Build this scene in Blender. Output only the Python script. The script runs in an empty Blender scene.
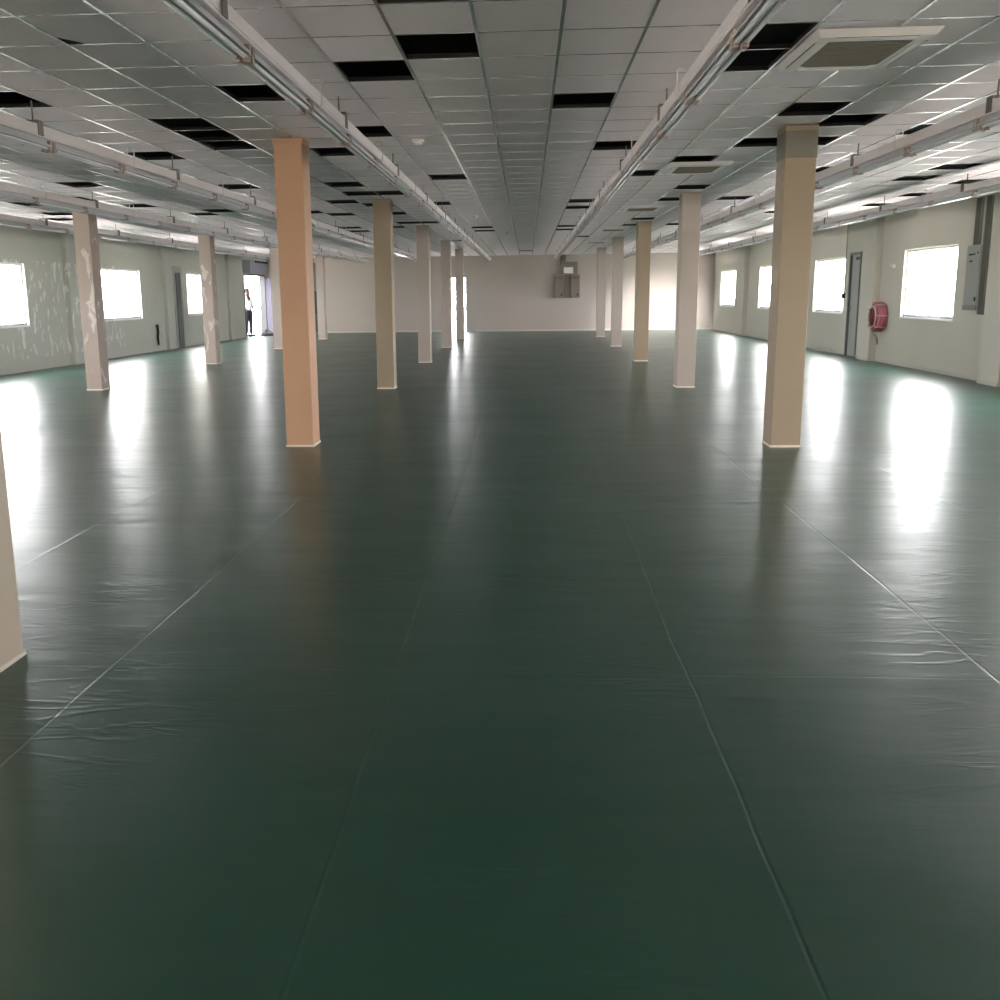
import bpy, math, random
from mathutils import Vector, Matrix
random.seed(7)
scene = bpy.context.scene
col = scene.collection
pi = math.pi

# ------------------------------------------------------------------ helpers
def lin(r, g, b):
    f = lambda c: c / 12.92 if c <= .04045 else ((c + .055) / 1.055) ** 2.4
    return (f(r / 255), f(g / 255), f(b / 255), 1)

class MB:
    """collects shapes, builds ONE mesh object"""
    def __init__(s): s.v, s.f, s.m, s.sm = [], [], [], []
    def add(s, vs, fs, mi=0, smooth=False):
        b = len(s.v); s.v += [tuple(v) for v in vs]
        for f in fs: s.f.append([b + i for i in f]); s.m.append(mi); s.sm.append(smooth)
        return s
    def box(s, x0, x1, y0, y1, z0, z1, mi=0):
        x0, x1 = min(x0, x1), max(x0, x1); y0, y1 = min(y0, y1), max(y0, y1); z0, z1 = min(z0, z1), max(z0, z1)
        vs = [(x, y, z) for z in (z0, z1) for y in (y0, y1) for x in (x0, x1)]
        return s.add(vs, [(0, 2, 3, 1), (4, 5, 7, 6), (0, 1, 5, 4), (2, 6, 7, 3), (0, 4, 6, 2), (1, 3, 7, 5)], mi)
    def bbox(s, x0, x1, y0, y1, z0, z1, c=.004, mi=0):
        """box with all its edges chamfered"""
        x0, x1 = min(x0, x1), max(x0, x1); y0, y1 = min(y0, y1), max(y0, y1); z0, z1 = min(z0, z1), max(z0, z1)
        vs, idx = [], {}
        X, Y, Z = (x0, x1), (y0, y1), (z0, z1)
        for i in (0, 1):
            for j in (0, 1):
                for k in (0, 1):
                    sx, sy, sz = (c, -c)[i], (c, -c)[j], (c, -c)[k]
                    for a in range(3):
                        p = [X[i] + sx, Y[j] + sy, Z[k] + sz]; p[a] = (X[i], Y[j], Z[k])[a]
                        idx[(i, j, k, a)] = len(vs); vs.append(p)
        I = lambda i, j, k, a: idx[(i, j, k, a)]
        fs = []
        for a in range(3):
            for w in (0, 1):
                q = []
                for (m, n) in ((0, 0), (1, 0), (1, 1), (0, 1)):
                    ijk = [0, 0, 0]; ijk[a] = w; ijk[(a + 1) % 3] = m; ijk[(a + 2) % 3] = n
                    q.append(I(*ijk, a))
                fs.append(q if w else q[::-1])
        for a in range(3):
            b, d = (a + 1) % 3, (a + 2) % 3
            for m in (0, 1):
                for n in (0, 1):
                    e = []
                    for w in (0, 1):
                        ijk = [0, 0, 0]; ijk[a] = w; ijk[b] = m; ijk[d] = n
                        e.append(ijk)
                    q = [I(*e[0], b), I(*e[1], b), I(*e[1], d), I(*e[0], d)]
                    fs.append(q if m == n else q[::-1])
        for i in (0, 1):
            for j in (0, 1):
                for k in (0, 1):
                    q = [I(i, j, k, 0), I(i, j, k, 1), I(i, j, k, 2)]
                    fs.append(q if (i + j + k) % 2 else q[::-1])
        return s.add(vs, fs, mi)
    def tube(s, pts, r, n=8, mi=0, caps=True):
        pts = [Vector(p) for p in pts]; rings = []
        up = None
        for i, p in enumerate(pts):
            t = (pts[min(i + 1, len(pts) - 1)] - pts[max(i - 1, 0)]).normalized()
            if up is None: up = Vector((0, 0, 1)) if abs(t.z) < .9 else Vector((1, 0, 0))
            a = t.cross(up); a = a.normalized() if a.length > 1e-6 else t.orthogonal().normalized()
            b = a.cross(t); up = b
            rr = r[i] if isinstance(r, (list, tuple)) else r
            rings.append([p + rr * (math.cos(2 * pi * k / n) * a + math.sin(2 * pi * k / n) * b) for k in range(n)])
        vs = [v for R in rings for v in R]; fs = []
        for i in range(len(rings) - 1):
            for k in range(n):
                fs.append((i * n + k, i * n + (k + 1) % n, (i + 1) * n + (k + 1) % n, (i + 1) * n + k))
        s.add(vs, fs, mi, True)
        if caps: s.add(rings[0], [list(range(n))], mi); s.add(rings[-1], [list(range(n))[::-1]], mi)
        return s
    def prism(s, poly, axis, a0, a1, mi=0):
        """polygon of 2D points pushed along an axis"""
        def P(p, t):
            q = [p[0], p[1]]; q.insert(axis, t); return q
        n = len(poly); vs = [P(p, a0) for p in poly] + [P(p, a1) for p in poly]
        fs = [list(range(n))[::-1], list(range(n, 2 * n))] + [(i, (i + 1) % n, n + (i + 1) % n, n + i) for i in range(n)]
        return s.add(vs, fs, mi)
    def torus(s, c, R, r, ax, sq=1, n=28, m=10, mi=0):
        ax = Vector(ax).normalized(); u = ax.orthogonal().normalized(); w = ax.cross(u); vs = []; fs = []
        for i in range(n):
            a = 2 * pi * i / n; d = math.cos(a) * u + math.sin(a) * w
            for j in range(m):
                b = 2 * pi * j / m
                vs.append(Vector(c) + (R + r * math.cos(b)) * d + r * sq * math.sin(b) * ax)
        for i in range(n):
            for j in range(m):
                fs.append((i * m + j, ((i + 1) % n) * m + j, ((i + 1) % n) * m + (j + 1) % m, i * m + (j + 1) % m))
        return s.add(vs, fs, mi, True)
    def lathe(s, c, prof, ax='Z', n=20, mi=0):
        vs = []; fs = []
        for (r, h) in prof:
            for k in range(n):
                a = 2 * pi * k / n; x, y = r * math.cos(a), r * math.sin(a)
                d = {'Z': (x, y, h), 'X': (h, x, y), 'Y': (y, h, x)}[ax]
                vs.append((c[0] + d[0], c[1] + d[1], c[2] + d[2]))
        for i in range(len(prof) - 1):
            for k in range(n): fs.append((i * n + k, i * n + (k + 1) % n, (i + 1) * n + (k + 1) % n, (i + 1) * n + k))
        fs.append(list(range(n))[::-1]); fs.append([(len(prof) - 1) * n + k for k in range(n)])
        return s.add(vs, fs, mi, True)
    def mesh(s, name, mats):
        me = bpy.data.meshes.new(name); me.from_pydata(s.v, [], s.f); me.update()
        for m in (mats if isinstance(mats, (list, tuple)) else [mats]): me.materials.append(m)
        me.polygons.foreach_set('material_index', s.m); me.polygons.foreach_set('use_smooth', s.sm)
        return me
    def build(s, name, mats, parent=None, loc=None):
        o = bpy.data.objects.new(name, s.mesh(name, mats)); col.objects.link(o)
        if parent: o.parent = parent
        if loc: o.location = loc
        return o

def tag(o, label, cat, group=None, kind='thing'):
    o['label'] = label; o['category'] = cat
    if group: o['group'] = group
    o['kind'] = kind
    return o
def empty(name, loc, rz=0):
    o = bpy.data.objects.new(name, None); col.objects.link(o); o.location = loc; o.rotation_euler = (0, 0, rz)
    o.empty_display_size = .1
    return o
def struct(name, mb, mats, parent=None):
    o = mb.build(name, mats, parent)
    if not parent: o['kind'] = 'structure'
    return o

# ------------------------------------------------------------------ materials
def mat(name, c, rough=.6, metal=0, spec=.5, noise=None, bump=None):
    """noise=(scale, amount), bump=(scale, strength)"""
    m = bpy.data.materials.new(name); m.use_nodes = True
    nt = m.node_tree; b = nt.nodes['Principled BSDF']
    b.inputs['Base Color'].default_value = c; b.inputs['Roughness'].default_value = rough
    b.inputs['Metallic'].default_value = metal; b.inputs['Specular IOR Level'].default_value = spec
    if noise or bump: tc = nt.nodes.new('ShaderNodeTexCoord')
    if noise:
        n = nt.nodes.new('ShaderNodeTexNoise'); n.inputs['Scale'].default_value = noise[0]; n.inputs['Detail'].default_value = 4
        nt.links.new(tc.outputs['Object'], n.inputs['Vector'])
        mx = nt.nodes.new('ShaderNodeMix'); mx.data_type = 'RGBA'
        k = noise[1]
        mx.inputs[6].default_value = tuple(max(0, x * (1 - k)) for x in c[:3]) + (1,)
        mx.inputs[7].default_value = tuple(min(1, x * (1 + k)) for x in c[:3]) + (1,)
        nt.links.new(n.outputs['Fac'], mx.inputs[0]); nt.links.new(mx.outputs[2], b.inputs['Base Color'])
    if bump:
        n2 = nt.nodes.new('ShaderNodeTexNoise'); n2.inputs['Scale'].default_value = bump[0]; n2.inputs['Detail'].default_value = 3
        nt.links.new(tc.outputs['Object'], n2.inputs['Vector'])
        bp = nt.nodes.new('ShaderNodeBump'); bp.inputs['Strength'].default_value = bump[1]; bp.inputs['Distance'].default_value = .01
        nt.links.new(n2.outputs['Fac'], bp.inputs['Height']); nt.links.new(bp.outputs['Normal'], b.inputs['Normal'])
    return m

def patch_mat(name, base, patch, y0, y1, z0, z1, thr=.6, rough=.75):
    """paint with torn lighter filler patches between y0..y1 and z0..z1"""
    m = mat(name, base, rough, noise=None)
    nt = m.node_tree; N = nt.nodes; L = nt.links; b = N['Principled BSDF']
    geo = N.new('ShaderNodeNewGeometry'); sep = N.new('ShaderNodeSeparateXYZ'); L.new(geo.outputs['Position'], sep.inputs[0])
    mp = N.new('ShaderNodeMapping'); mp.inputs['Scale'].default_value = (3.2, 3.2, 1.5); L.new(geo.outputs['Position'], mp.inputs[0])
    n = N.new('ShaderNodeTexNoise'); n.inputs['Scale'].default_value = 2.0; n.inputs['Detail'].default_value = 3; n.inputs['Roughness'].default_value = .6; n.inputs['Distortion'].default_value = .6
    L.new(mp.outputs[0], n.inputs['Vector'])
    r = N.new('ShaderNodeMapRange'); r.inputs[1].default_value = thr; r.inputs[2].default_value = thr + .03; L.new(n.outputs['Fac'], r.inputs[0])
    fac = r.outputs[0]
    for ax, lo, hi in ((1, y0, y1), (2, z0, z1)):
        for op, e in (('GREATER_THAN', lo), ('LESS_THAN', hi)):
            g = N.new('ShaderNodeMath'); g.operation = op; g.inputs[1].default_value = e; L.new(sep.outputs[ax], g.inputs[0])
            k = N.new('ShaderNodeMath'); k.operation = 'MULTIPLY'; L.new(fac, k.inputs[0]); L.new(g.outputs[0], k.inputs[1]); fac = k.outputs[0]
    # broad uneven tone of the paint
    n2 = N.new('ShaderNodeTexNoise'); n2.inputs['Scale'].default_value = .7; L.new(geo.outputs['Position'], n2.inputs['Vector'])
    mx0 = N.new('ShaderNodeMix'); mx0.data_type = 'RGBA'; L.new(n2.outputs['Fac'], mx0.inputs[0])
    mx0.inputs[6].default_value = tuple(x * .93 for x in base[:3]) + (1,); mx0.inputs[7].default_value = tuple(min(1, x * 1.06) for x in base[:3]) + (1,)
    mx = N.new('ShaderNodeMix'); mx.data_type = 'RGBA'; L.new(fac, mx.inputs[0]); L.new(mx0.outputs[2], mx.inputs[6]); mx.inputs[7].default_value = patch
    L.new(mx.outputs[2], b.inputs['Base Color'])
    return m

M = {}
M['wall'] = patch_mat('wall_paint', lin(190, 188, 176), lin(214, 216, 208), 900, 901, 0, 1)
M['wall_patched'] = patch_mat('wall_paint_patched', lin(180, 181, 172), lin(212, 216, 211), 14, 24.5, .25, 2.15, .56)
M['far'] = patch_mat('end_wall_paint', lin(168, 159, 152), lin(214, 216, 208), 900, 901, 0, 1)
M['skirt'] = mat('skirting', lin(178, 177, 170), .5)
M['skirt_dark'] = mat('skirting_grey', lin(140, 142, 136), .6)
M['tile'] = mat('ceiling_tile', lin(236, 226, 230), .85, noise=(60, .05))
M['tbar'] = mat('t_bar', lin(206, 204, 206), .27, metal=.92)
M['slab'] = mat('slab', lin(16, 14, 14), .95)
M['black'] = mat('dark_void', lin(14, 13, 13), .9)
M['col'] = mat('column_paint', lin(166, 154, 144), .6, noise=(3, .03))
M['col_near'] = mat('column_near_paint', lin(196, 181, 162), .6, noise=(3, .03))  # lighter copy of the column colour, standing in for window light
M['col_tan'] = mat('column_tan_paint', lin(196, 154, 122), .6, noise=(3, .03))  # tan carries the warm light falling on this column
M['col_buff'] = mat('column_buff_paint', lin(150, 133, 111), .6, noise=(3, .03))
M['col_patch'] = patch_mat('column_filler', lin(162, 147, 138), lin(192, 185, 178), -99, 99, .1, 2.3, .57)
M['grey_band'] = mat('bare_plaster_band', lin(118, 114, 102), .75, noise=(14, .12))
M['trimw'] = mat('column_skirting', lin(224, 214, 200), .5)
M['trunk'] = mat('white_trunking', lin(226, 218, 218), .45, noise=(2, .03))
M['strap'] = mat('strap_steel', lin(112, 104, 100), .6)
M['tray'] = mat('batten_enamel', lin(186, 186, 190), .35)
M['holder'] = mat('lampholder', lin(168, 150, 144), .5)
M['tubeglass'] = mat('fluorescent_tube', lin(232, 234, 238), .12)
M['cord'] = mat('white_cord', lin(214, 206, 202), .5)
M['acw'] = mat('ac_plastic', lin(236, 231, 230), .45)
M['acg'] = mat('ac_grille', lin(128, 122, 112), .7)
M['dark'] = mat('dark_slot', lin(26, 25, 24), .8)
M['steel'] = mat('galvanised', lin(120, 122, 118), .5, noise=(20, .1))
M['traydark'] = mat('cable_tray', lin(92, 90, 78), .7, noise=(45, .35))
M['panel'] = mat('grey_enamel', lin(146, 150, 146), .5, noise=(2, .03))
M['panelw'] = mat('panel_beige', lin(118, 110, 103), .55)
M['board'] = mat('junction_board', lin(112, 106, 92), .7)
M['doorgrey'] = mat('door_grey', lin(104, 108, 106), .5)
M['doordark'] = mat('door_dark', lin(62, 64, 66), .6)
M['doorlight'] = mat('door_light', lin(150, 154, 150), .5)
M['alu'] = mat('white_aluminium', lin(225, 228, 226), .4)
M['alug'] = mat('grey_latch', lin(150, 152, 148), .5)
M['lav'] = mat('lavender_door', lin(66, 60, 82), .5)
M['transom'] = mat('transom_panel', lin(138, 140, 156), .5)
M['transomd'] = mat('transom_dark', lin(82, 84, 92), .5)
M['teal'] = mat('teal_panel', lin(18, 44, 58), .5)
M['hose'] = mat('red_hose', lin(150, 82, 92), .45, noise=(25, .3))
M['hosel'] = mat('hose_wrap', lin(176, 140, 136), .4)
M['hosed'] = mat('hose_reel_drum', lin(120, 60, 66), .5)
M['lane'] = mat('lane_wall_render', lin(214, 212, 206), .85, noise=(2, .05))
M['ground'] = mat('outdoor_concrete', lin(190, 188, 180), .9, noise=(1, .1))
M['skin'] = mat('skin', lin(64, 42, 32), .6)
M['shirt'] = mat('white_shirt', lin(214, 214, 220), .8)
M['trouser'] = mat('dark_trousers', lin(26, 23, 32), .85)
M['hair'] = mat('dark_hair', lin(14, 12, 12), .7)
M['sack'] = mat('dark_sack', lin(66, 64, 72), .9, noise=(9, .3))
M['grille'] = mat('rail_steel', lin(96, 98, 98), .5)

# window glass: clear with a faint sheen
g = bpy.data.materials.new('window_glass'); g.use_nodes = True; nt = g.node_tree; nt.nodes.clear()
out = nt.nodes.new('ShaderNodeOutputMaterial'); tr = nt.nodes.new('ShaderNodeBsdfTransparent'); gl = nt.nodes.new('ShaderNodeBsdfGlossy')
gl.inputs['Roughness'].default_value = .02; mxs = nt.nodes.new('ShaderNodeMixShader'); mxs.inputs[0].default_value = .05
nt.links.new(tr.outputs[0], mxs.inputs[1]); nt.links.new(gl.outputs[0], mxs.inputs[2]); nt.links.new(mxs.outputs[0], out.inputs[0]); M['glass'] = g

# floor: glossy dark green coating over sheets, with seams, undulations and scratches
def floor_mat():
    m = bpy.data.materials.new('green_floor_coating'); m.use_nodes = True; nt = m.node_tree; N = nt.nodes; L = nt.links
    b = N['Principled BSDF']
    geo = N.new('ShaderNodeNewGeometry'); sep = N.new('ShaderNodeSeparateXYZ'); L.new(geo.outputs['Position'], sep.inputs[0])
    def math_(op, a, b_=None, c=None):
        n = N.new('ShaderNodeMath'); n.operation = op
        for i, x in enumerate((a, b_, c)):
            if x is None: continue
            if isinstance(x, (int, float)): n.inputs[i].default_value = x
            else: L.new(x, n.inputs[i])
        return n.outputs[0]
    def noise(scale, vec=(1, 1, 1), detail=3, rough=.55, dist=0):
        mp = N.new('ShaderNodeMapping'); mp.inputs['Scale'].default_value = vec; L.new(geo.outputs['Position'], mp.inputs[0])
        n = N.new('ShaderNodeTexNoise'); n.inputs['Scale'].default_value = scale; n.inputs['Detail'].default_value = detail
        n.inputs['Roughness'].default_value = rough; n.inputs['Distortion'].default_value = dist
        L.new(mp.outputs[0], n.inputs['Vector']); return n.outputs['Fac']
    wob = math_('MULTIPLY', math_('SUBTRACT', noise(.35), .5), .10)
    x = math_('ADD', sep.outputs[0], wob); y = math_('ADD', sep.outputs[1], wob)
    def seam(v, off, period, w):
        t = math_('FRACT', math_('DIVIDE', math_('SUBTRACT', v, off), period))
        d = math_('MULTIPLY', math_('MINIMUM', t, math_('SUBTRACT', 1, t)), period)
        r = N.new('ShaderNodeMapRange'); r.inputs[1].default_value = 0; r.inputs[2].default_value = w; r.inputs[3].default_value = 1; r.inputs[4].default_value = 0
        L.new(d, r.inputs[0]); return r.outputs[0]
    s1 = seam(x, .605, 1.105, .008); s2 = seam(y, 3.62, 5.94, .010)
    wide = math_('MAXIMUM', seam(x, .605, 1.105, .05), seam(y, 3.62, 5.94, .05))
    gate = N.new('ShaderNodeMapRange'); gate.inputs[1].default_value = .46; gate.inputs[2].default_value = .56; L.new(noise(.9), gate.inputs[0])
    line = math_('MULTIPLY', math_('MAXIMUM', s1, math_('MULTIPLY', s2, .5)), gate.outputs[0])
    scr = N.new('ShaderNodeMapRange'); scr.inputs[1].default_value = .735; scr.inputs[2].default_value = .76
    L.new(noise(3, (.6, 5, 1), 2), scr.inputs[0])
    base = N.new('ShaderNodeMix'); base.data_type = 'RGBA'; L.new(noise(.5, detail=4), base.inputs[0])
    base.inputs[6].default_value = FLOOR_A; base.inputs[7].default_value = FLOOR_B
    c2 = N.new('ShaderNodeMix'); c2.data_type = 'RGBA'; L.new(math_('MULTIPLY', line, .14), c2.inputs[0]); L.new(base.outputs[2], c2.inputs[6]); c2.inputs[7].default_value = lin(150, 165, 155)
    L.new(c2.outputs[2], b.inputs['Base Color'])
    rr = N.new('ShaderNodeMapRange'); rr.inputs[1].default_value = .3; rr.inputs[2].default_value = .7; rr.inputs[3].default_value = FLOOR_R[0]; rr.inputs[4].default_value = FLOOR_R[1]
    L.new(noise(.8, (1, 1, 1), 4), rr.inputs[0]); L.new(rr.outputs[0], b.inputs['Roughness'])
    b.inputs['Specular IOR Level'].default_value = .5
    h = math_('ADD', math_('MULTIPLY', noise(1.6, (.7, 1.5, 1), 2), .019), math_('MULTIPLY', noise(9, (.5, 1.6, 1), 3), .0022))
    rk = N.new('ShaderNodeMapRange'); rk.inputs[1].default_value = 0; rk.inputs[2].default_value = .06; rk.inputs[3].default_value = 1; rk.inputs[4].default_value = 0
    rk.interpolation_type = 'SMOOTHSTEP'
    L.new(math_('ABSOLUTE', math_('SUBTRACT', noise(2.2, (.7, 2.4, 1), 3, .6, .4), .5)), rk.inputs[0])
    g2 = N.new('ShaderNodeMapRange'); g2.inputs[1].default_value = .5; g2.inputs[2].default_value = .64; L.new(noise(.8, detail=2), g2.inputs[0])
    h = math_('ADD', h, math_('MULTIPLY', math_('MULTIPLY', rk.outputs[0], g2.outputs[0]), .0022))
    h = math_('ADD', h, math_('MULTIPLY', wide, .0009)); h = math_('SUBTRACT', h, math_('MULTIPLY', math_('MAXIMUM', s1, math_('MULTIPLY', s2, .5)), .0026))
    bp = N.new('ShaderNodeBump'); bp.inputs['Strength'].default_value = 1; bp.inputs['Distance'].default_value = FLOOR_BUMP; L.new(h, bp.inputs['Height'])
    L.new(bp.outputs['Normal'], b.inputs['Normal'])
    return m
FLOOR_A, FLOOR_B, FLOOR_R, FLOOR_BUMP = lin(27, 64, 53), lin(32, 73, 60), (.285, .33), .36
M['floor'] = floor_mat()

# ------------------------------------------------------------------ room
XL, XR, YF, YB, ZC, ZS = -9.85, 6.88, 38.7, -7.0, 2.786, 3.5
ROWS = [15.3, 21.24, 27.18, 33.12]

def wall_x(name, x_in, x_out, openings, mats, extra=None):
    """a side wall along Y; openings = (y0, y1, z0, z1)"""
    ys = sorted({YB, YF} | {v for o in openings for v in o[:2]}); mb = MB()
    for a, b in zip(ys, ys[1:]):
        mid = (a + b) / 2; zz = [0]
        for o in openings:
            if o[0] < mid < o[1]: zz += [o[2], o[3]]
        zz.append(ZS)
        for z0, z1 in zip(zz[::2], zz[1::2]):
            if z1 > z0: mb.box(x_in, x_out, a, b, z0, z1)
    if extra: extra(mb)
    return struct(name, mb, mats)
def wall_y(name, y_in, y_out, openings, mats):
    xs = sorted({XL - .2, XR + .2} | {v for o in openings for v in o[:2]}); mb = MB()
    for a, b in zip(xs, xs[1:]):
        mid = (a + b) / 2; zz = [0]
        for o in openings:
            if o[0] < mid < o[1]: zz += [o[2], o[3]]
        zz.append(ZS)
        for z0, z1 in zip(zz[::2], zz[1::2]):
            if z1 > z0: mb.box(a, b, y_in, y_out, z0, z1)
    return struct(name, mb, mats)

WZ = (.895, 2.09)
RW = [(17.21, 19.56), (23.07, 25.43), (29.0, 31.37), (34.9, 37.45)]
LW = [(17.35, 19.71), (23.38, 25.75), (29.38, 31.7)]
RW_NEAR = [(11.3, 13.65), (5.4, 7.75)]; LW_NEAR = [(11.4, 13.75), (5.5, 7.85)]
DOOR_R = (21.98, 22.72, 0, 2.16); DOOR_L = (28.22, 28.90, 0, 2.26); OPEN_L = (35.38, 38.30, 0, 2.19)
DOOR_F = (-2.90, -2.26, 0, 2.04); DOOR_F2 = (-8.14, -7.70, 0, 2.62)
right_open = [(a, b) + WZ for a, b in RW + RW_NEAR] + [DOOR_R]
left_open = [(a, b) + WZ for a, b in LW + LW_NEAR] + [DOOR_L, OPEN_L]

PIL_R = [(15.10, 15.74), (20.76, 21.42), (26.8, 27.45), (32.86, 33.5)]
def pil_r(mb):
    for a, b in PIL_R: mb.box(XR - .14, XR + .05, a, b, 0, ZS)
def pil_l(mb):
    for y in ROWS: mb.box(XL - .05, XL + .10, y + .18, y + .66, 0, ZS)
wall_x('wall_right', XR, XR + .2, right_open, [M['wall']], pil_r)
wall_x('wall_left', XL, XL - .2, left_open, [M['wall_patched']], pil_l)
wall_y('wall_far', YF, YF + .2, [DOOR_F, DOOR_F2], [M['far']])
REAR = (-3.0, -.6, 0, 2.2)  # unseen opening, put in to bring light onto the column fronts
wall_y('wall_rear', YB, YB - .2, [REAR], [M['wall']])

fl = MB().box(XL - .2, XR + .2, YB - .2, YF + .2, -.06, 0); struct('floor', fl, [M['floor']])
struct('ground', MB().box(-120, 120, -120, 160, -.20, -.10), [M['ground']])
struct('wall_lane', MB().box(-12.6, -12.4, 31.5, 46, -.10, 4.4), [M['lane']])  # wall added outside the wide doorway to cut daylight on the end wall
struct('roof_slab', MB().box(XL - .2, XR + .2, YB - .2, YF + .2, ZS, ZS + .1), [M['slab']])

# baseboards
def base_strip(name, along_x, fixed, sign, segs, pil=None, h=.05):
    mb = MB()
    for a, b in segs:
        mb.box(fixed, fixed + sign * .012, a, b, 0, h) if not along_x else mb.box(a, b, fixed, fixed + sign * .012, 0, h)
    if pil: pil(mb)
    return struct(name, mb, [M['skirt']])
def gaps(lo, hi, cuts):
    out = []; p = lo
    for a, b in sorted(cuts):
        if a > p: out.append((p, a))
        p = max(p, b)
    if hi > p: out.append((p, hi))
    return out
base_strip('baseboard_right', False, XR, -1, gaps(YB, YF, PIL_R + [DOOR_R[:2]]),
           lambda mb: [mb.box(XR - .152, XR - .14, a - .01, b + .01, 0, .05) for a, b in PIL_R] and None)
base_strip('baseboard_left', False, XL, 1, gaps(YB, YF, [(y + .18, y + .66) for y in ROWS] + [DOOR_L[:2], OPEN_L[:2]]),
           lambda mb: [mb.box(XL + .10, XL + .112, y + .17, y + .67, 0, .05) for y in ROWS] and None)
base_strip('baseboard_far', True, YF, -1, gaps(XL, XR, [DOOR_F[:2], DOOR_F2[:2]]), h=.06)

# ------------------------------------------------------------------ ceiling lattice
TX, TY, X0, Y0 = .4555, .597, .177, 5.27
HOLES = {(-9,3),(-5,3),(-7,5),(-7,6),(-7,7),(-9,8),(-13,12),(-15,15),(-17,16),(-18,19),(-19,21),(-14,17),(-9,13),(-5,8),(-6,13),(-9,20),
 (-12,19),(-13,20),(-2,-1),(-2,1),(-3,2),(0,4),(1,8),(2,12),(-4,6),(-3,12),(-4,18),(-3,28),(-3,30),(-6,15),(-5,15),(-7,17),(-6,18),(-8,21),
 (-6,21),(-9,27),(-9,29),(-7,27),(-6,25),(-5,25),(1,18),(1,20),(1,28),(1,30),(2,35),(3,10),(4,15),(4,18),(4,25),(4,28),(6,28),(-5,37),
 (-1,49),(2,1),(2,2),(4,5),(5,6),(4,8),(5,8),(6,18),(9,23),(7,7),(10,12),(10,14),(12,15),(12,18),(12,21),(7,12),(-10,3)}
TILTED = (-6, 0)
tiles, bars, hole_rims = MB(), MB(), MB()
i0, i1 = math.floor((XL - X0) / TX), math.floor((XR - X0) / TX)
j0, j1 = math.floor((YB - Y0) / TY), math.floor((YF - Y0) / TY)
hb = .0095
for i in range(i0, i1 + 1):
    for j in range(j0, j1 + 1):
        x0, x1 = max(XL, X0 + i * TX), min(XR, X0 + (i + 1) * TX); y0, y1 = max(YB, Y0 + j * TY), min(YF, Y0 + (j + 1) * TY)
        if (i, j) in HOLES or x1 - x0 < .01 or y1 - y0 < .01: continue
        if (i, j) == TILTED:
            a = [(x0, y0, ZC + .002), (x1, y0, ZC + .002), (x1, y1, ZC + .002), (x0 + .11, y1, ZC + .004), (x0, y1 - .16, ZC + .004)]      # its corner is broken off
            tiles.add(a + [(p[0], p[1], p[2] + .006) for p in a], [(4, 3, 2, 1, 0), (5, 6, 7, 8, 9)] + [(k, (k + 1) % 5, 5 + (k + 1) % 5, 5 + k) for k in range(5)])
            continue
        tiles.box(x0, x1, y0, y1, ZC + .0015, ZC + .006)
for i in range(i0 + 1, i1 + 1):
    x = X0 + i * TX; bars.box(x - hb, x + hb, YB, YF, ZC - .002, ZC); bars.box(x - .002, x + .002, YB, YF, ZC, ZC + .03, 1)
for j in range(j0 + 1, j1 + 1):
    y = Y0 + j * TY; bars.box(XL, XR, y - hb, y + hb, ZC + .0003, ZC + .0012); bars.box(XL, XR, y - .002, y + .002, ZC + .0012, ZC + .03, 1)
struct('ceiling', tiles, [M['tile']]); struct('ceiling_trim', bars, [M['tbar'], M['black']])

# ------------------------------------------------------------------ camera maths (only to skip what lies outside the frame)
F_PX, CX, CY = 1011.57, 453.46, 500.
pitch, yaw, roll = .200833, .073847, -.01212
cp, sp, cy, sy = math.cos(pitch), math.sin(pitch), math.cos(yaw), math.sin(yaw)
fw = Vector((-sy * cp, cy * cp, -sp)); rt = Vector((cy, sy, 0)); up = rt.cross(fw)
rt2 = math.cos(roll) * rt + math.sin(roll) * up; up2 = -math.sin(roll) * rt + math.cos(roll) * up
CAM = Vector((0, 0, 1.4))
def px(p):
    q = Vector(p) - CAM; d = q.dot(fw)
    return (CX + F_PX * q.dot(rt2) / d, CY - F_PX * q.dot(up2) / d) if d > .05 else (-9999, -9999)
def in_frame(p, m=0):
    x, y = px(p); return -m < x < 1000 + m and -m < y < 1000 + m

# ------------------------------------------------------------------ windows
WIN_NO = [0]
def window(side, y0, y1, marks=False):
    WIN_NO[0] += 1
    xi, s = (XR, 1) if side == 'R' else (XL, -1)
    xa, xb = xi + s * .06, xi + s * .10
    z0, z1 = WZ; mb = MB(); w = .045
    mb.box(xa, xb, y0, y0 + w, z0, z1); mb.box(xa, xb, y1 - w, y1, z0, z1)
    mb.box(xa, xb, y0 + w, y1 - w, z0, z0 + w); mb.box(xa, xb, y0 + w, y1 - w, z1 - w, z1)
    mb.box(xi - s * .015, xa, y0 - .01, y1 + .01, z0 - .03, z0)      # sill board
    ym = (y0 + y1) / 2
    mb.box(xa + s * .01, xb - s * .01, ym - .012, ym + .012, z0 + w, z1 - w)
    o = struct('window_%d' % WIN_NO[0], mb, [M['alu']])
    MB().box(xa + s * .018, xa + s * .024, y0 + w, y1 - w, z0 + w, z1 - w).build('window_pane', M['glass'], o)
    for yy in (y0 + .12, y1 - .62):                                   # grey sliding track pieces on the frame
        MB().box(xa - s * .008, xa, yy, yy + .5, z0 + .008, z0 + .032).build('track', M['alug'], o)
    if marks:
        sm = MB()
        for a, b in (((.60, .62), (.44, .33)), ((.44, .33), (.66, .40)), ((.40, .52), (.64, .60)), ((.64, .60), (.52, .30)), ((.35, .42), (.60, .24)), ((.50, .70), (.58, .48))):
            P = lambda q: (xa + s * .012, y0 + (y1 - y0) * q[0], z0 + (z1 - z0) * q[1])
            sm.tube([P(a), P(b)], .007, 5)
        sm.build('scribble', M['steel'], o)
    return o
for a, b in RW + RW_NEAR: window('R', a, b)
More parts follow.
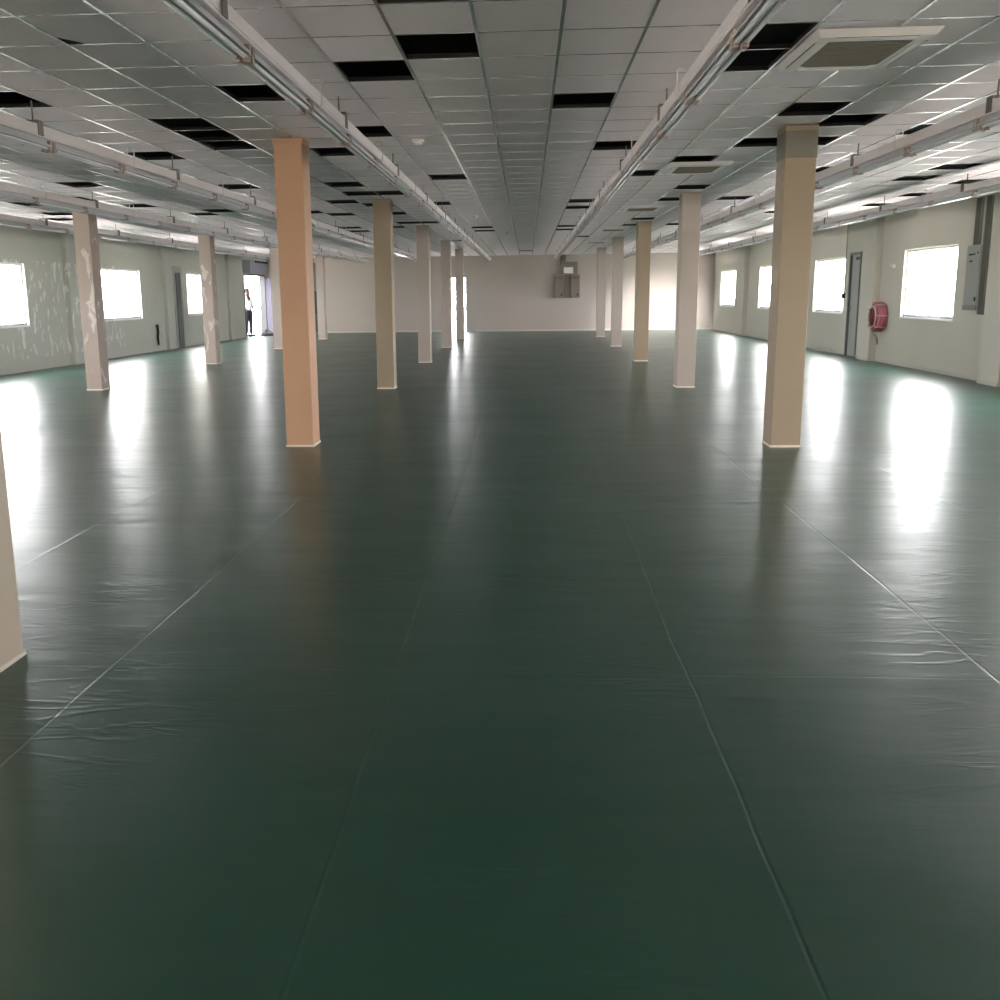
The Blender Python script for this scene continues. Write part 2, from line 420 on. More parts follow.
for k, (a, b) in enumerate(LW + LW_NEAR): window('L', a, b, marks=(k == 1))

# ------------------------------------------------------------------ doors
def door_frame(mb, x, s, y0, y1, z1, w=.07, d=.06):
    mb.box(x - s * .02, x + s * d, y0, y0 + w, 0, z1); mb.box(x - s * .02, x + s * d, y1 - w, y1, 0, z1); mb.box(x - s * .02, x + s * d, y0 + w, y1 - w, z1 - w, z1)
# hose-reel wall
mb = MB(); door_frame(mb, XR, 1, *DOOR_R[:2], DOOR_R[3], .06, .024); o = struct('door_1', mb, [M['doorgrey']])
lf = MB().bbox(XR + .025, XR + .055, DOOR_R[0] + .001, DOOR_R[1] - .001, .001, DOOR_R[3] - .001).build('door_leaf', M['doorlight'], o)
MB().tube([(XR + .025, DOOR_R[1] - .15, 1.0), (XR - .02, DOOR_R[1] - .15, 1.0), (XR - .02, DOOR_R[1] - .24, 1.0)], .012).build('handle', M['steel'], lf)
MB().box(XR - .01, XR + .024, DOOR_R[0] + .1, DOOR_R[0] + .35, DOOR_R[3] - .16, DOOR_R[3] - .10).build('door_closer', M['doordark'], lf)
# patchy wall
mb = MB(); door_frame(mb, XL, -1, *DOOR_L[:2], DOOR_L[3], .10, .03); mb.box(XL + .02, XL - .03, DOOR_L[0] + .1, DOOR_L[1] - .1, 2.08, DOOR_L[3] - .10)
o = struct('door_2', mb, [M['doorlight']])
lf = MB().bbox(XL - .07, XL - .031, DOOR_L[0] + .001, DOOR_L[1] - .001, .001, DOOR_L[3] - .001).build('door_leaf', M['doorgrey'], o)
MB().tube([(XL - .031, DOOR_L[0] + .17, 1.0), (XL + .01, DOOR_L[0] + .17, 1.0), (XL + .01, DOOR_L[0] + .27, 1.0)], .012).build('handle', M['steel'], lf)
MB().box(XL - .031, XL - .022, DOOR_L[0] + .30, DOOR_L[0] + .36, .05, 2.05).build('edge_strip', M['doordark'], lf)
# wide loading doorway on the patchy wall
mb = MB(); door_frame(mb, XL, -1, OPEN_L[0], OPEN_L[1], OPEN_L[3], .06, .2)
o = struct('door_3', mb, [M['doordark']])
MB().box(XL + .004, XL + .03, OPEN_L[0] - .05, OPEN_L[0] + .85, OPEN_L[3] + .02, 2.66).build('transom_panel', M['transomd'], o)
MB().box(XL + .004, XL + .02, OPEN_L[0] + .85, YF - .01, OPEN_L[3] + .02, 2.68).build('transom_panel', M['transom'], o)
MB().box(XL + .02, XL + .06, OPEN_L[0] + 1.6, YF - .03, 2.60, 2.66).build('shutter_slot', M['dark'], o)
MB().bbox(XL + .02, XL + .40, OPEN_L[1] - .02, OPEN_L[1] + .02, .03, 2.08).build('door_leaf', M['lav'], o)
# end-wall doorway (open) and dark door
mb = MB(); w = .05
mb.box(DOOR_F[0], DOOR_F[0] + w, YF - .015, YF + .2, 0, DOOR_F[3]); mb.box(DOOR_F[1] - w, DOOR_F[1], YF - .015, YF + .2, 0, DOOR_F[3]); mb.box(DOOR_F[0] + w, DOOR_F[1] - w, YF - .015, YF + .2, DOOR_F[3] - w, DOOR_F[3])
struct('door_4', mb, [M['skirt']])
mb = MB(); mb.box(DOOR_F2[0], DOOR_F2[1], YF + .08, YF + .13, 0, DOOR_F2[3])
o = struct('door_5', mb, [M['doorgrey']])
MB().box(DOOR_F2[0] + .02, DOOR_F2[1] - .02, YF + .06, YF + .08, .72, 1.56).build('door_panel', M['teal'], o)
MB().box(DOOR_F2[0] + .02, DOOR_F2[1] - .02, YF + .055, YF + .08, .05, .72).build('kick_panel', M['doordark'], o)

# ------------------------------------------------------------------ columns
def column(x0, x1, yf, m, label, group, band=None, depth=.31, ztop=ZC - .004):
    t = empty('support_column', ((x0 + x1) / 2, yf + depth / 2, 0))
    hx, hy = (x1 - x0) / 2, depth / 2
    MB().bbox(-hx, hx, -hy, hy, 0, ztop, .006).build('shaft', m, t)
    e = .006; b = MB()
    b.box(-hx - e, hx + e, -hy - e, -hy, 0, .018); b.box(-hx - e, hx + e, hy, hy + e, 0, .018); b.box(-hx - e, -hx, -hy, hy, 0, .018); b.box(hx, hx + e, -hy, hy, 0, .018)
    b.build('base_trim', M['trimw'], t)
    c = MB(); z0, z1 = ztop - .045, ztop - .002; e = .005
    c.box(-hx - e, hx + e, -hy - e, -hy, z0, z1); c.box(-hx - e, hx + e, hy, hy + e, z0, z1); c.box(-hx - e, -hx, -hy, hy, z0, z1); c.box(hx, hx + e, -hy, hy, z0, z1)
    c.build('top_trim', m, t)
    if band:
        c = MB(); z0, z1 = ztop - .27, ztop - .045; e = .003
        c.box(-hx - e, hx + e, -hy - e, -hy, z0, z1); c.box(-hx - e, hx + e, hy, hy + e, z0, z1); c.box(-hx - e, -hx, -hy, hy, z0, z1); c.box(hx, hx + e, -hy, hy, z0, z1)
        p = c.build('top_band', M['grey_band'], t); p['label'] = 'bare grey plaster band'
    tag(t, label, 'column', group)
    return t
g1, g2, g3 = 'columns of the row left of the open bay', 'columns of the row on the hose reel side', 'columns of the row along the patchy wall'
g1 = 'columns of the row facing the hose reel side across the bay'
names = ['fifth', 'fourth', 'third', 'second', 'first']
LC = (-2.2694, -2.0139); RC = (2.2093, 2.4754); OC = (-6.8218, -6.5768)
column(*LC, 3.42, M['col_near'], 'cream boxed column cut off by the picture edge, only its base corner showing', g1)
lm = [M['col_tan'], M['col_buff'], M['col'], M['col'], M['col']]
lt = ['large tan boxed column in front of the wide bright doorway, warm orange face', 'buff boxed column second in its row behind the large tan one',
      'grey-cream boxed column third in its row behind the large tan one', 'cream boxed column at the edge of the small bright end-wall doorway',
      'thin pale column standing in the middle of the small bright end-wall doorway']
for k in range(5): column(*LC, 9.359 + 5.939 * k + (-.5 if k == 4 else 0), lm[k], lt[k], g1)
rm = [M['col_buff'], M['col'], M['col_buff'], M['col'], M['col']]
rl = ['large buff boxed column with bare grey band at its top, beside the near window reflections', 'pinkish cream boxed column next behind the grey-banded one, before the lit end wall',
      'olive buff boxed column behind the pinkish one, at the lit wall patch', 'pale boxed column fourth from the grey-banded one, towards the end-wall switch boxes',
      'white far column next to the two grey switch boxes on the end wall']
for k in range(5): column(*RC, 9.30 + 5.939 * k, rm[k], rl[k], g2, band=(k == 0))
ol = ['patched pinkish column covered in filler marks, between the first two scuffed-wall windows', 'patched slim column beside the third scuffed-wall window',
      'pale column partly hidden by the large tan one, at the wide bright doorway', 'white column beside the narrow teal and dark end-wall door']
om = [M['col_patch'], M['col_patch'], M['col'], M['col']]
for k in range(4): column(*OC, 15.3 + 5.939 * k, om[k], ol[k], g3)

# ------------------------------------------------------------------ trunking runs with twin tube battens
RUNS = [  # centre x, camera side (+1: its +x face is the one seen), description
    (-1.345, 1, 'beside the tan column row', 'white trunking run over the aisle beside the large tan column'),
    (-3.605, 1, 'between tan and patched columns', 'white trunking run between the tan column row and the patched columns'),
    (-5.735, 1, 'before the patched columns', 'white trunking run passing in front of the patched column tops'),
    (-7.855, 1, 'along the scuffed window wall', 'white trunking run along the scuffed wall above its windows'),
    (.965, -1, 'aimed at the switch boxes', 'white trunking run ending above the two grey switch boxes'),
    (3.195, -1, 'behind the grey-banded column', 'white trunking run passing behind the grey-banded column, towards the hose reel side'),
    (5.445, -1, 'along the hose-reel wall', 'white trunking run along the hose-reel wall above its windows')]
TW, TZ0, TZ1 = .045, 2.566, 2.65
TRUNK_END = 37.2
PITCH, BLEN, BY0 = 1.362, 1.335, 5.055

def batten_meshes():
    d = {}
    b = MB(); L = BLEN
    b.prism([(-.047, 2.512), (-.043, 2.530), (-.016, 2.536), (-.016, TZ0 - .001), (.016, TZ0 - .001), (.016, 2.536), (.043, 2.530), (.047, 2.512), (.043, 2.512), (.030, 2.526), (-.030, 2.526), (-.043, 2.512)], 1, .02, L - .02)
    d['gear_tray'] = b
    for n, x in (('tube', -.022), ('tube2', .022)):
        t = MB(); t.tube([(x, .035, 2.503), (x, .07, 2.503)], .0125, 8, 1); t.tube([(x, .07, 2.503), (x, L - .07, 2.503)], .012, 8, 0); t.tube([(x, L - .07, 2.503), (x, L - .035, 2.503)], .0125, 8, 1); d[n] = t
    for n, y in (('lampholder', 0), ('lampholder2', L - .035)):
        h = MB(); h.box(-.040, .040, y, y + .035, 2.528, 2.560); h.bbox(-.037, -.008, y, y + .035, 2.484, 2.530, .003); h.bbox(.008, .037, y, y + .035, 2.484, 2.530, .003); d[n] = h
    return d
def cord_mb(side):
    c = MB(); pts = []
    for (x, z) in ((0, TZ1 + .002), (0, 2.705), (.006, 2.722), (.018, 2.728), (TW - .002, 2.728), (TW + .014, 2.720), (TW + .016, 2.705), (TW + .016, 2.60), (TW + .012, 2.572), (.041, 2.548)):
        pts.append((x * side, .20, z))
    return c.tube(pts, .0042, 6)
BM = {k: v.mesh('batten_' + k, [M['tray'] if k == 'gear_tray' else (M['holder'] if 'holder' in k else M['tubeglass']), M['alug']]) for k, v in batten_meshes().items()}
CM = {s: cord_mb(s).mesh('batten_cord', [M['cord']]) for s in (1, -1)}
FARM = MB()
for k, v in batten_meshes().items(): FARM.add(v.v, v.f, 0 if k == 'gear_tray' else (1 if 'holder' in k else 2))
FAR_MESH = FARM.mesh('batten_small', [M['tray'], M['holder'], M['tubeglass']])
ORD = 'first second third fourth fifth sixth seventh eighth ninth tenth eleventh twelfth thirteenth fourteenth fifteenth sixteenth seventeenth eighteenth nineteenth twentieth twenty-first twenty-second twenty-third twenty-fourth twenty-fifth'.split()
def link_mesh(name, me, parent=None, loc=None):
    o = bpy.data.objects.new(name, me); col.objects.link(o)
    if parent: o.parent = parent
    if loc: o.location = loc
    return o
def batten(x, y, side, parts, label, group, cord=True):
    if not parts:
        o = link_mesh('ceiling_light_batten', FAR_MESH, None, (x, y, 0)); tag(o, label, 'light', group); return
    t = empty('ceiling_light_batten', (x, y, 0)); tag(t, label, 'light', group)
    for k in ('gear_tray', 'tube', 'tube2', 'lampholder', 'lampholder2'): link_mesh(k.rstrip('2'), BM[k], t)
    if cord: link_mesh('power_cord', CM[side], t)
for x, side, where, label in RUNS:
    ks = [k for k in range(-2, 24) if BY0 + PITCH * k + BLEN < TRUNK_END and (in_frame((x, BY0 + PITCH * k + BLEN - .02, 2.5), 5) or in_frame((x, BY0 + PITCH * k, 2.5), 5))]
    y_start = max(YB + .5, BY0 + PITCH * (min(ks) - 1) - .3)
    t = empty('cable_trunking', (x, y_start, 0)); tag(t, label, 'trunking', 'white trunking runs under the ceiling')
    L = TRUNK_END - y_start
    MB().bbox(-TW, TW, 0, L, TZ0, TZ1, .003).build('duct', M['trunk'], t)
    MB().box(-TW - .004, TW + .004, 0, L, TZ0 + .014, TZ0 + .018).build('lid_seam', M['trunk'], t)
    ys = [4.57 + 2.985 * k for k in range(-1, 12) if y_start + .1 < 4.57 + 2.985 * k < TRUNK_END]
    for y in ys:
        h = MB(); yy = y - y_start
        for s in (1, -1): h.box(s * (TW + .0045), s * (TW + .0105), yy - .04, yy + .04, TZ0 + .006, TZ1 + .022)
        h.box(-TW - .0105, TW + .0105, yy - .04, yy + .04, TZ1 + .022, TZ1 + .028); h.tube([(0, yy, TZ1 + .02), (0, yy, ZC + .03)], .006, 6)
        h.build('hanger_strap', M['strap'], t)
    n = len(ks)
    for q, k in enumerate(ks):
        y = BY0 + PITCH * k
        lab = 'twin tube batten, %s from the end wall, on trunking %s' % (ORD[n - 1 - q], where)
        batten(x, y, side, y < 24, lab, 'twin tube battens under the trunking runs', k % 2 == 1)

# ------------------------------------------------------------------ ceiling cassettes, detectors
ACL = ['nearest', '', '', '', '']
AC_LABEL = ['large white ceiling cassette air conditioner beside two open black ceiling squares', 'white ceiling cassette before the second hose-side column top',
            'small looking white cassette before the third hose-side column top', 'white cassette before the fourth hose-side column top', 'tiny far white cassette before the last hose-side column top']
def cassette(cx, cy, label):
    t = empty('ceiling_air_conditioner', (cx, cy, ZC)); a, b = .335, .475
    z0, z1 = -.040, -.0035
    fr = MB(); ia, ib = .235, .335
    # bevelled outer panel, open in the middle
    o_t = [(-a, -b), (a, -b), (a, b), (-a, b)]; o_b = [(-a + .025, -b + .035), (a - .025, -b + .035), (a - .025, b - .035), (-a + .025, b - .035)]; i_b = [(-ia, -ib), (ia, -ib), (ia, ib), (-ia, ib)]
    vs = [(x, y, z1) for x, y in o_t] + [(x, y, z0) for x, y in o_b] + [(x, y, z0) for x, y in i_b] + [(x, y, z1) for x, y in i_b]
    fs = []
    for k in range(4):
        n = (k + 1) % 4
        fs += [(k, 4 + k, 4 + n, n), (4 + k, 8 + k, 8 + n, 4 + n), (8 + k, 12 + k, 12 + n, 8 + n)]
    fr.add(vs, fs); fr.add([(x, y, z1) for x, y in o_t], [(0, 1, 2, 3)])
    fr.build('panel', M['acw'], t)
    gr = MB(); ch = .05
    P = [(-ia + ch, -ib), (ia - ch, -ib), (ia, -ib + ch), (ia, ib - ch), (ia - ch, ib), (-ia + ch, ib), (-ia, ib - ch), (-ia, -ib + ch)]
    gr.prism(P, 2, z0 + .004, z0 + .012)
    n = 16
    for k in range(n):
        y = -ib + .03 + (2 * ib - .06) * k / (n - 1); w = ia - (ch if min(k, n - 1 - k) < 1 else .008); gr.box(-w, w, y - .006, y + .006, z0 - .001, z0 + .004)
    gr.build('intake_grille', M['acg'], t)
    for s in (1, -1):
        for horiz in (0, 1):
            f = MB(); sl = MB()
            if horiz:
                y = s * (ib + .065); f.bbox(-ia + .02, ia - .02, y - .026, y + .026, z0 - .004, z0 - .0005, .0015); sl.box(-ia + .01, ia - .01, y + s * .028, y + s * .036, z0 - .0012, z0 - .0002)
            else:
                x = s * (ia + .045); f.bbox(x - .020, x + .020, -ib + .03, ib - .03, z0 - .004, z0 - .0005, .0015); sl.box(x + s * .022, x + s * .028, -ib + .02, ib - .02, z0 - .0012, z0 - .0002)
            fo = f.build('louvre_flap', M['acw'], t); sl.build('slot', M['dark'], fo)
    tag(t, label, 'air conditioner', 'ceiling cassette air conditioners')
for y, lb in zip((6.46, 12.15, 17.73, 23.4, 29.1), AC_LABEL): cassette(1.90, y + .02, lb)

def detector(x, y, label):
    t = empty('smoke_detector', (x, y, ZC)); z = -.003
    MB().lathe((0, 0, 0), [(.055, z), (.055, z - .014), (.048, z - .02)], n=20).build('base', M['acw'], t)
    MB().lathe((0, 0, 0), [(.040, z - .02), (.036, z - .04), (.014, z - .046)], n=20).build('sensor_head', M['acw'], t)
    tag(t, label, 'smoke detector', 'smoke detectors on the ceiling')
detector(-.999, 9.66, 'round white smoke detector above the aisle, beside the tan column run')
detector(-.948, 18.94, 'small white smoke detector farther along the aisle ceiling')
detector(-.448, 24.1, 'tiny white smoke detector far along the ceiling near the end wall')

# ------------------------------------------------------------------ hose-reel wall items
t = empty('electrical_panel', (XR - .001, 16.482, 1.06)); tag(t, 'tall grey electrical panel with dark labels below two cable trays', 'electrical panel')
MB().bbox(-.045, 0, -.245, .245, .0, .98, .005).build('box', M['panel'], t)
d = MB().bbox(-.056, -.046, -.235, .235, .09, .96, .003).build('door', M['panel'], t)
lb = MB()
for y, z, w in ((.12, .84, .04), (.05, .84, .035), (-.03, .845, .035), (-.16, .86, .025), (.07, .74, .05)): lb.box(-.058, -.0562, y - w, y + w, z - .012, z + .012)
lb.build('indicator_strip', M['dark'], d)
MB().box(-.060, -.0562, .02, .09, .50, .62).build('label_plate', M['alug'], d)
MB().bbox(-.072, -.0562, -.20, -.175, .14, .20, .003).build('handle', M['dark'], d)
MB().box(-.060, -.0452, -.24, .24, .0, .075).build('bottom_flange', M['steel'], t)
def tray(y, z0, z1, label):
    t = empty('cable_tray', (XR - .001, y, z0)); h = z1 - z0
    b = MB().box(-.012, 0, -.095, .095, 0, h); b.box(-.04, -.012, -.095, -.085, 0, h); b.box(-.04, -.012, .085, .095, 0, h); b.build('channel', M['steel'], t)
    for k in range(6):
        yy = -.066 + .026 * k; MB().tube([(-.030, yy, .0), (-.034, yy + .004, h * .4), (-.028, yy - .004, h * .7), (-.030, yy, h)], .0125, 6).build('cable', M['traydark'], t)
    tag(t, label, 'cable tray', 'cable trays at the electrical panel')
tray(16.48, 2.045, 2.74, 'short dark cable tray rising from the top of the grey electrical panel')
tray(16.13, 1.0, 2.74, 'long dark cable tray beside the grey electrical panel, reaching down to its foot')

t = empty('fire_hose_reel', (XR - .003, 20.44, .87)); tag(t, 'pinkish red fire hose reel with hanging nozzle on the grey wall', 'hose reel')
MB().lathe((-.02, 0, 0), [(.06, -.02), (.06, .02)], 'X').lathe((-.13, 0, 0), [(.17, .11), (.17, 0), (.09, -.01)], 'X', 28).build('drum', M['hosed'], t)
hz = MB()
for k in range(4):
    for r in (.21, .255): hz.torus((-.035 - .045 * k, 0, 0), r, .026, (1, 0, 0), 1, 30, 8)
hz.build('hose_coil', M['hose'], t)
w = MB()
for k in range(7):
    a = .5 + k * .85; c, s_ = math.cos(a), math.sin(a)
    w.tube([(-.01, .285 * c, .285 * s_), (-.21, .285 * c, .285 * s_), (-.215, .17 * c, .17 * s_)], .012, 6)
w.torus((-.215, 0, 0), .20, .018, (1, 0, 0), .6, 30, 8)
w.build('plastic_wrap', M['hosel'], t)
MB().tube([(-.16, .10, -.22), (-.15, .08, -.33), (-.12, .02, -.36), (-.10, -.02, -.42)], .018).tube([(-.10, -.02, -.42), (-.09, -.03, -.53)], [.022, .012]).build('nozzle', M['steel'], t)

t = empty('wall_sensor', (XR, 20.0, 1.815)); tag(t, 'tiny white fitting on the wall between hose reel and near window', 'sensor')
MB().bbox(-.03, -.001, -.03, .05, -.03, .03, .004).build('housing', M['alu'], t); MB().lathe((-.034, .16, .01), [(.018, .0), (.018, .034)], 'X', 12).build('screw_cap', M['alu'], t)
t = empty('wall_switch', (XR, 23.0, 1.265)); tag(t, 'black wall switch box between the second window and the grey door', 'switch')
MB().bbox(-.05, -.001, -.07, .07, -.06, .06, .004).build('box', M['doordark'], t); MB().bbox(-.058, -.051, -.03, .03, -.03, .03, .002).build('rocker', M['dark'], t)
tag(MB().tube([(XR - .014, 23.0, 1.33), (XR - .014, 23.0, 2.78)], .012, 8).build('conduit_pipe', M['alug']), 'thin grey conduit running up the wall from the black switch', 'conduit')
# patchy wall
t = empty('cable_stub', (XL, 26.68, .16)); tag(t, 'short black cable bundle hanging on the scuffed wall before the grey door', 'cable')
MB().tube([(.03, .0, .50), (.035, .02, .35), (.03, -.02, .2), (.035, .01, .0)], [.035, .03, .034, .022]).build('cable', M['dark'], t); MB().bbox(0.001, .05, -.06, .06, .46, .54, .004).build('clip', M['doordark'], t)

# ------------------------------------------------------------------ end wall switchgear
def swbox(x0, x1, label):
    t = empty('switch_box', ((x0 + x1) / 2, YF - .001, 1.21)); w = (x1 - x0) / 2
    tag(t, label, 'switch box', 'grey switch boxes on the end wall')
    MB().bbox(-w, w, -.22, 0, 0, .84, .006).build('box', M['panelw'], t)
    d = MB().bbox(-w + .015, w - .015, -.235, -.221, .015, .80, .004).build('door', M['panelw'], t)
    l = MB()
    for k in (-.08, .0, .08): l.lathe((k, -.240, .72), [(.022, -.006), (.022, .005)], 'Y', 10)
    l.build('indicator', M['dark'], d); MB().bbox(w * .4, w * .4 + .05, -.25, -.2352, .08, .16, .003).build('handle', M['dark'], d)
swbox(1.02, 1.33, 'grey switch box under the conduit, on the doorway side of the pair'); swbox(1.60, 1.93, 'grey switch box on the white-column side of the pair')
t = empty('junction_box', (1.535, YF - .001, 2.08)); tag(t, 'brownish junction board with white terminal block above two switch boxes', 'junction box')
MB().bbox(-.31, .31, -.10, 0, 0, .44, .005).build('board', M['board'], t); MB().bbox(-.19, .15, -.125, -.101, .02, .24, .004).build('terminal_block', M['alu'], t)
tag(MB().box(1.34, 1.59, YF - .12, YF - .003, 1.21, 2.05).build('wall_mounted_cable_duct', M['panelw']), 'grey vertical cable duct between the two end-wall switch boxes', 'cable duct')
t = empty('cable_riser', (1.32, YF - .001, 2.53)); tag(t, 'dark conduit riser from the junction board up to the ceiling', 'conduit')
for k in range(3): MB().tube([(-.07 + .07 * k, -.05, 0), (-.07 + .07 * k, -.05, .25)], .024).build('conduit', M['doorgrey'], t)

# ------------------------------------------------------------------ outside the doorways
t = empty('guard_rail', ((DOOR_F[0] + DOOR_F[1]) / 2, YF + 1.4, -.1)); tag(t, 'grey guard rail outside the small bright end-wall doorway', 'railing')
for z in (.95, .55): MB().tube([(-1.2, 0, z), (1.2, 0, z)], .022).build('rail', M['grille'], t)
for x in (-1.1, -.3, .15, .5, 1.1): MB().tube([(x, 0, 0), (x, 0, .95)], .02).build('post', M['grille'], t)

def skin_mesh(name, m, verts, edges, radii, parent, sub=2):
    me = bpy.data.meshes.new(name); me.from_pydata(verts, edges, []); me.materials.append(m)
    o = bpy.data.objects.new(name, me); col.objects.link(o); o.parent = parent
    md = o.modifiers.new('Skin', 'SKIN'); md.use_smooth_shade = True
    lay = me.skin_vertices[0] if me.skin_vertices else None
    for k, r in enumerate(radii):
        lay.data[k].radius = (r, r) if not isinstance(r, tuple) else r
    lay.data[0].use_root = True
    sb = o.modifiers.new('Sub', 'SUBSURF'); sb.levels = sub; sb.render_levels = sub
    return o
def person(loc, rz, label):
    t = empty('person', loc, rz); tag(t, label, 'person')
    V = [(0, 0, .88), (0, .0, 1.08), (0, .0, 1.28), (0, .005, 1.38), (0, .0, 1.43), (0, -.005, 1.50), (0, -.005, 1.58), (0, .005, 1.66)]
    E = [(0, 1), (1, 2), (2, 3), (3, 4), (4, 5), (5, 6), (6, 7)]; R = [(.13, .10), (.12, .095), (.14, .10), (.09, .07), .055, (.076, .090), (.086, .100), .055]
    for s in (1, -1):
        b = len(V); V += [(s * .15, 0, 1.34), (s * .19, .01, 1.10), (s * .21, -.03, .87), (s * .21, -.05, .80)]; E += [(3, b), (b, b + 1), (b + 1, b + 2), (b + 2, b + 3)]; R += [.052, .042, .030, .032]
        for q in range(5):
            bb = len(V); dy = -.045 + .02 * q; L = (.05, .075, .082, .075, .055)[q]; z0 = .80 if q else .82
            V += [(s * .212, -.05 + dy * 1.0 - (.02 if q == 0 else 0), z0 - .03), (s * .208, -.055 + dy * 1.0 - (.025 if q == 0 else 0), z0 - .03 - L)]
            E += [(b + 3, bb), (bb, bb + 1)]; R += [.010, .008]
        b = len(V); V += [(s * .085, 0, .82), (s * .095, -.01, .48), (s * .10, .02, .10), (s * .10, .03, .045), (s * .11, -.10, .03), (s * .112, -.16, .026)]
        E += [(0, b)] + [(b + k, b + k + 1) for k in range(5)]; R += [.085, .060, .040, .042, .036, .026]
    body = skin_mesh('body', M['skin'], V, E, R, t)
    # face
    f = MB(); f.tube([(0, -.088, 1.575), (0, -.108, 1.545)], [.008, .013], 8); f.build('nose', M['skin'], t)
    for s in (1, -1): MB().lathe((s * .028, -.082, 1.572), [(.003, -.006), (.010, 0), (.003, .006)], 'Y', 10).build('eye', M['hair'], t)
    MB().bbox(-.022, .022, -.083, -.074, 1.512, 1.520, .002).build('mouth', M['hosed'], t)
    hr = MB().lathe((0, .016, 0), [(.080, 1.545), (.090, 1.57), (.093, 1.61), (.082, 1.65), (.050, 1.685), (.012, 1.695)], n=18); hr.build('hair', M['hair'], t)
    SV = [(0, 0, .82), (0, 0, 1.06), (0, 0, 1.27), (0, .003, 1.39)]; SE = [(0, 1), (1, 2), (2, 3)]; SR = [(.155, .12), (.14, .112), (.158, .118), (.085, .075)]
    for s in (1, -1):
        b = len(SV); SV += [(s * .16, 0, 1.34), (s * .185, .005, 1.16)]; SE += [(2, b), (b, b + 1)]; SR += [.064, .06]
    skin_mesh('shirt', M['shirt'], SV, SE, SR, t)
    TV = [(0, 0, 1.0), (0, 0, .86)]; TE = [(0, 1)]; TR = [(.145, .115), (.14, .115)]
    for s in (1, -1):
        b = len(TV); TV += [(s * .088, 0, .78), (s * .096, -.008, .48), (s * .10, .02, .07)]; TE += [(1, b), (b, b + 1), (b + 1, b + 2)]; TR += [.098, .078, .062]
    skin_mesh('trousers', M['trouser'], TV, TE, TR, t)
    for s in (1, -1): MB().bbox(s * .106 - .05, s * .106 + .05, -.20, .08, 0, .075, .02).build('shoe', M['hair'], t)
person((XL - .09, 36.12, 0), .9, 'person in white shirt and dark trousers standing in the wide bright doorway')
t = empty('sack', (XL + .46, 36.5, 0)); tag(t, 'slumped dark sack lying on the floor in the wide bright doorway', 'sack')
V = []; Fc = []
n, mm = 16, 9
for i in range(mm):
    ph = pi / 2 * i / (mm - 1)
    for k in range(n):
        a = 2 * pi * k / n; r = math.cos(ph) * (1 + .12 * math.sin(3 * a + 1) + .07 * math.sin(5 * a + 3 * ph))
        V.append((.24 * r * math.cos(a), .36 * r * math.sin(a), .17 * math.sin(ph) * (1 + .25 * math.sin(2 * a))))
for i in range(mm - 1):
    for k in range(n): Fc.append((i * n + k, i * n + (k + 1) % n, (i + 1) * n + (k + 1) % n, (i + 1) * n + k))
MB().add(V, Fc, 0, True).build('body', M['sack'], t); MB().torus((.0, .20, .15), .05, .022, (0, 1, .6), 1, 14, 8).build('tied_neck', M['sack'], t)

# ------------------------------------------------------------------ light
WORLD = (1.0, 1.0, 1.02, 1); WSTR = 38.0
w = bpy.data.worlds.new('World'); scene.world = w; w.use_nodes = True
bg = w.node_tree.nodes['Background']; bg.inputs['Color'].default_value = WORLD; bg.inputs['Strength'].default_value = WSTR

def portal(loc, sx, sy, dirv):
    l = bpy.data.lights.new('daylight_portal', 'AREA'); l.shape = 'RECTANGLE'; l.size, l.size_y = sx, sy; l.cycles.is_portal = True
    o = bpy.data.objects.new('daylight_portal', l); col.objects.link(o); o.location = loc
    z = -Vector(dirv); x = Vector((0, 1, 0)) if abs(z.x) > .5 else Vector((1, 0, 0)); y = z.cross(x)
    o.matrix_world = Matrix.Translation(loc) @ Matrix((x, y, z)).transposed().to_4x4()
for a, b in RW + RW_NEAR: portal((XR + .19, (a + b) / 2, sum(WZ) / 2), b - a, WZ[1] - WZ[0], (-1, 0, 0))
for a, b in LW + LW_NEAR: portal((XL - .19, (a + b) / 2, sum(WZ) / 2), b - a, WZ[1] - WZ[0], (1, 0, 0))
portal((XL - .19, (OPEN_L[0] + OPEN_L[1]) / 2, OPEN_L[3] / 2), OPEN_L[1] - OPEN_L[0], OPEN_L[3], (1, 0, 0))
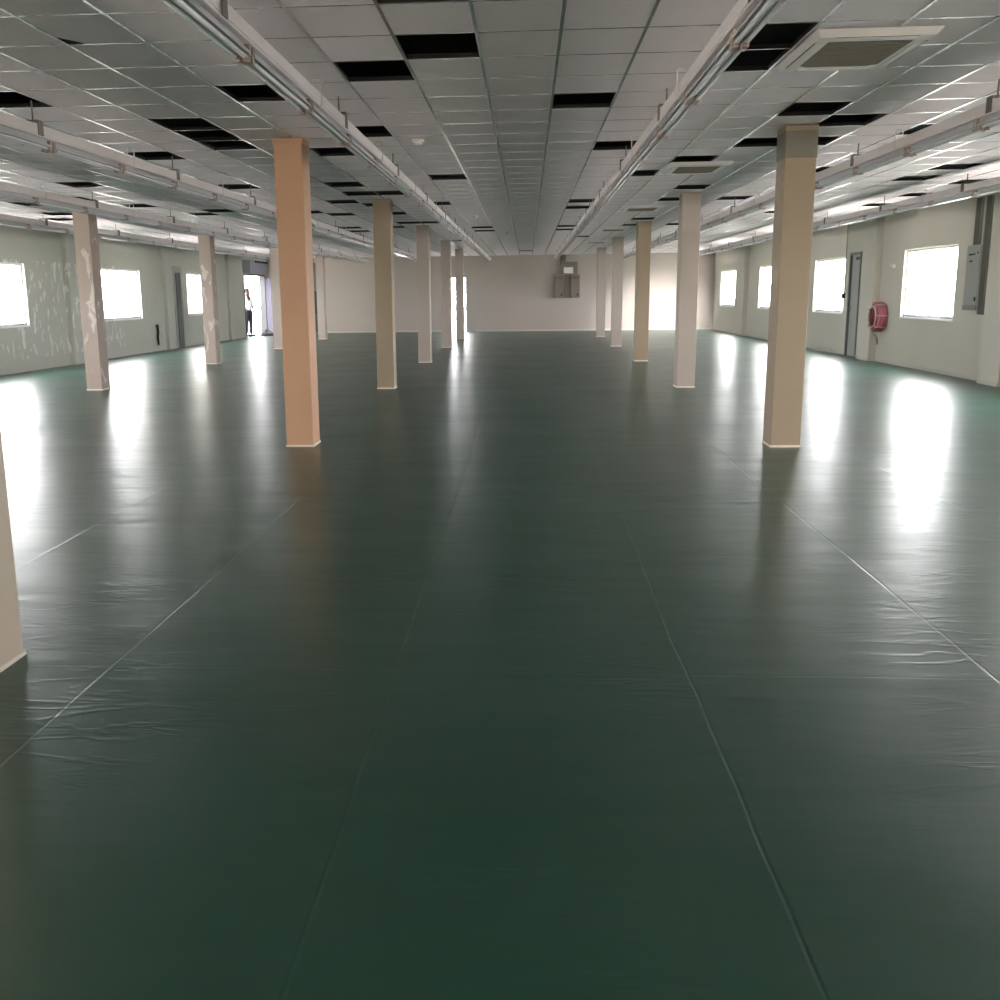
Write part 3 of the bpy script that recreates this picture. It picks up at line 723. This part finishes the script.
portal(((DOOR_F[0] + DOOR_F[1]) / 2, YF + .19, DOOR_F[3] / 2), DOOR_F[1] - DOOR_F[0], DOOR_F[3], (0, -1, 0))
portal(((REAR[0] + REAR[1]) / 2, YB - .19, REAR[3] / 2), REAR[1] - REAR[0], REAR[3], (0, 1, 0))

wl = bpy.data.lights.new('rear_doorway_sunlight', 'AREA'); wl.shape = 'RECTANGLE'; wl.size, wl.size_y = 2.3, 2.0; wl.energy = 600; wl.color = (1, .80, .60)  # warm fill lamp added behind the camera for the column fronts
wo = bpy.data.objects.new('rear_doorway_sunlight', wl); col.objects.link(wo); wo.location = (-1.8, YB - .6, 1.15); wo.rotation_euler = (pi / 2, 0, 0); wo.rotation_euler = Vector((0, 1, 0)).to_track_quat('-Z', 'Z').to_euler()
sl = bpy.data.lights.new('flood_lamp', 'SPOT'); sl.energy = 2700; sl.spot_size = math.radians(50); sl.spot_blend = 1; sl.shadow_soft_size = .25; sl.color = (1, .96, .92)  # spot added to make the end-wall glow; no real lamp hangs here
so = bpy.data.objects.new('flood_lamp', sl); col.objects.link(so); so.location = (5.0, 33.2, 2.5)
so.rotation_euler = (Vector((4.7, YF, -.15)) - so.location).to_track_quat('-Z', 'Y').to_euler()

# ------------------------------------------------------------------ camera
cd = bpy.data.cameras.new('Camera'); co = bpy.data.objects.new('Camera', cd); col.objects.link(co); scene.camera = co
cd.sensor_fit = 'HORIZONTAL'; cd.sensor_width = 36; cd.lens = F_PX / 1000 * 36; cd.shift_x = (500 - CX) / 1000; cd.clip_start = .05; cd.clip_end = 400
co.matrix_world = Matrix.Translation(CAM) @ Matrix((rt2, up2, -fw)).transposed().to_4x4()

vs = scene.view_settings; vs.view_transform = 'Standard'; vs.look = 'None'; vs.gamma = 1; vs.use_curve_mapping = False; vs.exposure = 0
cyc = scene.cycles; cyc.max_bounces = 12; cyc.diffuse_bounces = 6; cyc.glossy_bounces = 4; cyc.transparent_max_bounces = 16
cyc.use_denoising = True; cyc.sample_clamp_indirect = 20; cyc.caustics_reflective = True; cyc.caustics_refractive = False
